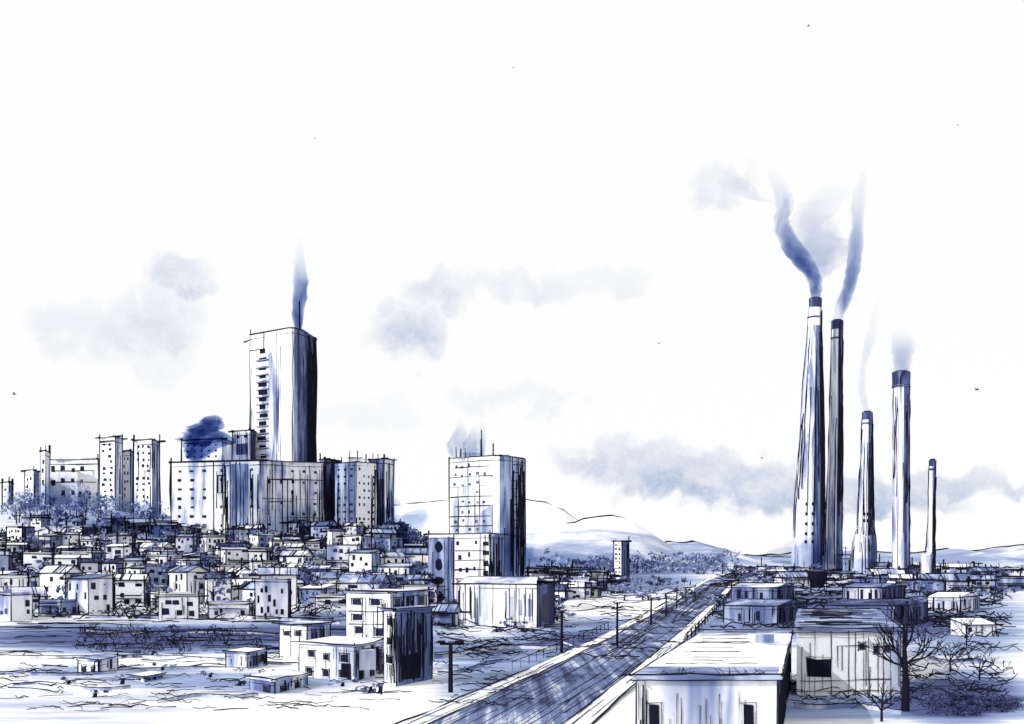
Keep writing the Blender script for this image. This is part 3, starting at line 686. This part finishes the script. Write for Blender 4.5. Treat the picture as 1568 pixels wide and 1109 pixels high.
p0=Vector((bx,Y,-.3)); M.tube([p0,p0+Vector((.1,0,4)),p0+Vector((-.1,0,8.5)),p0+Vector((-.2,0,12))],[.62,.5,.34,.12],8,'ink')
for d in ((-.6,0,.8),(.5,.2,.9),(0,-.2,1),(-.9,.1,.35),(.9,0,.3),(-.3,0,.9),(.8,0,.6),(-.8,0,.7)):
    branch(p0+Vector((0,0,U(4.5,9))),Vector(d).normalized(),U(2.6,3.8),.18,3)
M.done('bare_tree')
for (px,Y,hh) in ((1480,260,3),(1455,205,2.4),(1500,190,2),(1350,140,2)):
    M=MB()
    p0=Vector((wx(px,Y),Y,th(wx(px,Y),Y)-.2)); M.tube([p0,p0+Vector((0,0,hh))],[.2,.14],6,'ink')
    for d in ((-.6,0,.8),(.5,.2,.9),(0,-.2,1),(.9,0,.5)): branch(p0+Vector((0,0,hh*.8)),Vector(d).normalized(),hh*.9,.12,3)
    M.done('bare_tree')
# ---------------------------------------------------------------- poles and wires, fence
pol=[]
for (px,pt,pb,th_) in ((860,935,1000,4.4),(945,922,990,3.6),(997,915,957,3.0),(1020,908,945,2.3),(1036,903,932,2.0),(1050,899,924,1.7),(1064,896,915,1.5)):
    lo,hi=150,900
    for _ in range(40):
        mid=(lo+hi)/2; x=wx(px,mid); py=HY+(H-th(x,mid))/mid*F
        if py>pb: lo=mid
        else: hi=mid
    Y=lo; x=wx(px,Y); z=th(x,Y); zt=wz(pt,Y); M=MB(); r=lw(Y,th_)/2
    M.tube([(x,Y,z-.3),(x+.05,Y,zt)],[r*1.2,r*.8],8,'ink'); 
    M.tube([(x-.7,Y,zt-.5),(x+.7,Y,zt-.45)],[r*.4]*2,6,'ink')
    for dx in (-.6,0.0,.6): M.tube([(x+dx,Y,zt-.45),(x+dx,Y,zt+.0)],[r*.35]*2,6,'dark')
    M.done('utility_pole'); pol.append((x,Y,zt))
M=MB()
for (a,b) in zip(pol,pol[1:]):
    for dx in (-.6,.6):
        pts=[]
        for i in range(9):
            t=i/8; pts.append((a[0]+dx+(b[0]-a[0])*t,a[1]+(b[1]-a[1])*t,a[2]+(b[2]-a[2])*t-.8*4*t*(1-t)))
        M.poly(pts,lw(a[1],1.2),0)
M.done('power_lines')
M=MB(); Y=172; x=wx(690,Y); M.tube([(x,Y,-.2),(x,Y,wz(985,Y))],[.4,.3],8,'ink'); zt=wz(985,Y)
M.box((x+.2,Y,zt-.3),3.8,.5,.4,.1,'ink'); M.box((x-1.4,Y-.3,zt+.12),1.2,.8,.3,.1,'ink'); M.box((x+1.4,Y-.3,zt+.12),1.4,.8,.3,.1,'ink'); M.line((x,Y,zt-2),(x+1.6,Y,zt-.2),.15,.1); M.done('street_lamp')
M=MB(); last=None
for y in range(270,560,14):
    x=rc(y)+RW+5; z=th(x,y); t=Vector((x,y,z+2.6)); M.line((x,y,z),(x,y,z+2.8),lw(y,2.0),.3)
    if last:
        for k in (0,-1.2): M.line(last+Vector((0,0,k)),t+Vector((0,0,k)),lw(y,1.2),.5)
    last=t
M.done('roadside_fence')
M=MB(); last=None
for y in range(205,330,7):
    x=rc(y)-RW-6; z=th(x,y); t=Vector((x,y,z+1.8)); M.line((x,y,z),(x,y,z+2.0),lw(y,1.3),.3)
    if last: M.line(last,t,lw(y,1.4),.5)
    last=t
M.done('roadside_fence')
def lowwall(py0,py1,pa,pb,name='low_wall',h=.8,px=1.8):
    M=MB(); pts=[]
    N=26
    for i in range(N+1):
        t=i/N; p=pa+(pb-pa)*t; py=py0+(py1-py0)*t+3*math.sin(t*7+py0)
        lo,hi=100,600
        for _ in range(30):
            mid=(lo+hi)/2; x=wx(p,mid); q=HY+(H-th(x,mid)-h)/mid*F
            if q>py: lo=mid
            else: hi=mid
        pts.append(Vector((wx(p,lo),lo,th(wx(p,lo),lo)+h)))
    for a,b in zip(pts,pts[1:]):
        M.face([a-Vector((0,0,h+.3)),b-Vector((0,0,h+.3)),b,a],'light'); M.face([a,b,b+Vector((0,.5,0)),a+Vector((0,.5,0))],'white')
    M.poly([p+Vector((0,-.05,.05)) for p in pts],lw(pts[0].y,px),.3)
    M.done(name)
lowwall(936,950,0,520); lowwall(1000,1012,0,455,h=.5,px=1.6); lowwall(1030,1022,0,380,h=.5,px=1.5); lowwall(962,975,130,530,h=.5,px=2.2); lowwall(1046,1052,20,200,h=.4,px=1.6); lowwall(1000,985,665,860,h=.8); lowwall(1070,1060,240,390,h=.4)
lowwall(985,990,860,930,h=.5); lowwall(1075,1085,1215,1380,h=.6); lowwall(1005,1015,1420,1520,h=.5); lowwall(950,940,660,860,h=.9); lowwall(1030,1010,670,780,h=.5)
M=MB()
def stroke(px,py,L,h,pw=1.2,slope=0):
    lo,hi=110,1200
    for _ in range(28):
        mid=(lo+hi)/2; x=wx(px,mid); q=HY+(H-th(x,mid))/mid*F
        if q>py: lo=mid
        else: hi=mid
    Y=lo; s=Y/F; x=wx(px,Y); pts=[]
    n=random.randint(3,6)
    for i in range(n): 
        xx=x+(i/(n-1)-.5)*L*s; pts.append((xx,Y+U(-1,1),th(xx,Y)+abs(U(0,h))*s))
    M.poly(pts,lw(Y,pw*U(.6,1.5)),.4)
for _ in range(1500): stroke(U(0,680),U(815,950),U(4,34),13,1.9)
for _ in range(200): stroke(U(120,400),U(965,1000),U(4,16),12,1.4)
for _ in range(110): stroke(U(0,530),U(940,1010),U(30,140),3,1.3)
for _ in range(170): stroke(U(0,620),U(1000,1090),U(8,70),5,1.4)
for _ in range(520): stroke(U(1110,1540),U(872,965),U(8,70),9,2.0)
for _ in range(220): stroke(U(830,960),U(845,900),U(6,28),7,1.8)
for _ in range(90): stroke(U(860,1060),U(900,1010),U(8,60),5,1.3)
for _ in range(190): stroke(U(1380,1540),U(945,1090),U(8,50),14,1.6)
for _ in range(80): stroke(U(1200,1400),U(1030,1090),U(8,50),14,1.6)
for _ in range(130): stroke(U(670,860),U(940,1010),U(8,60),7,1.6)
for _ in range(60): stroke(U(660,800),U(1010,1085),U(8,40),5,1.4)
M.done('ink_scribble')  # loose ink strokes scribbled over the ground
for (px,py,Y,s) in ((22,604,300,1.1),(1496,597,300,1.2),(1009,526,350,.7),(1467,192,350,.6),(786,104,350,.5),(1238,40,300,.8),(482,212,350,.5),(1167,702,300,.7)):
    M=MB(); x=wx(px,Y); z=wz(py,Y)
    M.tube([(x-.5*s,Y,z-.02),(x-.3*s,Y,z),(x+.15*s,Y,z),(x+.5*s,Y,z-.05)],[.03*s,.12*s,.13*s,.03*s],6,'ink')
    M.face([(x-.15*s,Y,z),(x+.15*s,Y,z),(x+.05*s,Y-.6*s,z+.45*s),(x-.1*s,Y-.7*s,z+.42*s)],'ink'); M.face([(x-.15*s,Y,z),(x-.5*s,Y+.6*s,z+.6*s),(x-.3*s,Y+.7*s,z+.6*s),(x+.2*s,Y,z)],'ink')
    M.face([(x+.4*s,Y-.06*s,z),(x+.75*s,Y-.15*s,z),(x+.75*s,Y+.15*s,z),(x+.4*s,Y+.06*s,z)],'ink')
    M.done('bird')
# ---------------------------------------------------------------- world
S=bpy.context.scene
w=bpy.data.worlds.new("World"); S.world=w; w.use_nodes=True; nt=w.node_tree
bg=nt.nodes['Background']
sun_dir=Vector((-.80,-.50,.52)).normalized()
el=math.asin(sun_dir.z); az=math.atan2(sun_dir.x,sun_dir.y)
sky=nt.nodes.new('ShaderNodeTexSky'); sky.sky_type='NISHITA'; sky.sun_disc=False; sky.sun_elevation=el; sky.sun_rotation=az
sc=nt.nodes.new('ShaderNodeVectorMath'); sc.operation='SCALE'; sc.inputs['Scale'].default_value=.10; nt.links.new(sky.outputs[0],sc.inputs[0])
tc=nt.nodes.new('ShaderNodeTexCoord'); sp=nt.nodes.new('ShaderNodeSeparateXYZ'); nt.links.new(tc.outputs['Generated'],sp.inputs[0])
AZ=ramp_math(nt,'ARCTAN2',sp.outputs[0],sp.outputs[1]); EL=ramp_math(nt,'ARCSINE',sp.outputs[2])
nv=noise_node(nt,tc.outputs['Generated'],14,3,.5,.5); nv2=noise_node(nt,tc.outputs['Generated'],36,3,.5,.3); nv3=noise_node(nt,tc.outputs['Generated'],260,3,.7,.2)
wob=ramp_math(nt,'MULTIPLY',ramp_math(nt,'SUBTRACT',nv,.5),.10); AZw=ramp_math(nt,'ADD',AZ,wob)
wob2=ramp_math(nt,'MULTIPLY',ramp_math(nt,'SUBTRACT',nv2,.5),.06); ELw=ramp_math(nt,'ADD',EL,wob2)
tot=None
for (px,py,rx,ry_,s) in ((275,425,40,22,.5),(125,500,42,28,.2),(215,505,50,34,.36),(250,475,40,26,.26),(612,512,44,30,.55),(672,450,46,24,.42),(780,440,90,16,.22),(930,435,60,16,.16),(800,610,90,16,.16),(950,705,70,20,.5),(1040,730,90,22,.72),(1150,742,90,26,.66),(1260,758,90,20,.7),(1350,772,90,16,.75),(1450,745,90,14,.55),(1125,282,34,18,.25),(545,640,70,18,.10),(220,545,60,22,.14)):
    u=(px-CX)/F; v=(HY-py)/F; a0=math.atan(u); e0=math.atan(v/math.sqrt(1+u*u))
    dx=ramp_math(nt,'MULTIPLY',ramp_math(nt,'SUBTRACT',AZw,a0),F/rx/1.1); dy=ramp_math(nt,'MULTIPLY',ramp_math(nt,'SUBTRACT',ELw,e0),F/ry_/1.1)
    d=ramp_math(nt,'ADD',ramp_math(nt,'MULTIPLY',dx,dx),ramp_math(nt,'MULTIPLY',dy,dy))
    k=maprange(nt,d,0,2.4,s,0)
    tot=k if tot is None else ramp_math(nt,'MAXIMUM',tot,k)
tot=ramp_math(nt,'MULTIPLY',tot,maprange(nt,nv2,.3,.65,.6,1.15))
tot=ramp_math(nt,'MULTIPLY',tot,maprange(nt,nv3,.3,.65,.85,1.1))
over=mix(nt,.02,(1.0,1.0,1.0),sc.outputs[0])
cl=mix(nt,tot,over,(.40,.50,.70))
nt.links.new(cl,bg.inputs['Color']); bg.inputs['Strength'].default_value=1.0
sd=bpy.data.lights.new('sun','SUN'); sd.energy=3.0; sd.angle=math.radians(.5); sd.color=(1,.97,.93)
so=bpy.data.objects.new('sun',sd); S.collection.objects.link(so); so.rotation_euler=(-sun_dir).to_track_quat('-Z','Y').to_euler(); so.location=(-100,-50,200)
cd=bpy.data.cameras.new('camera'); cam=bpy.data.objects.new('camera',cd); S.collection.objects.link(cam)
cam.location=(0,0,H); cam.rotation_euler=(math.pi/2,0,0); cd.sensor_width=36; cd.lens=F/1568*36; cd.shift_y=310.5/1568; cd.clip_start=.5; cd.clip_end=30000
S.camera=cam
S.view_settings.view_transform='Standard'; S.view_settings.look='None'; S.view_settings.exposure=0
print('houses',cnt,'objects',len(bpy.data.objects))
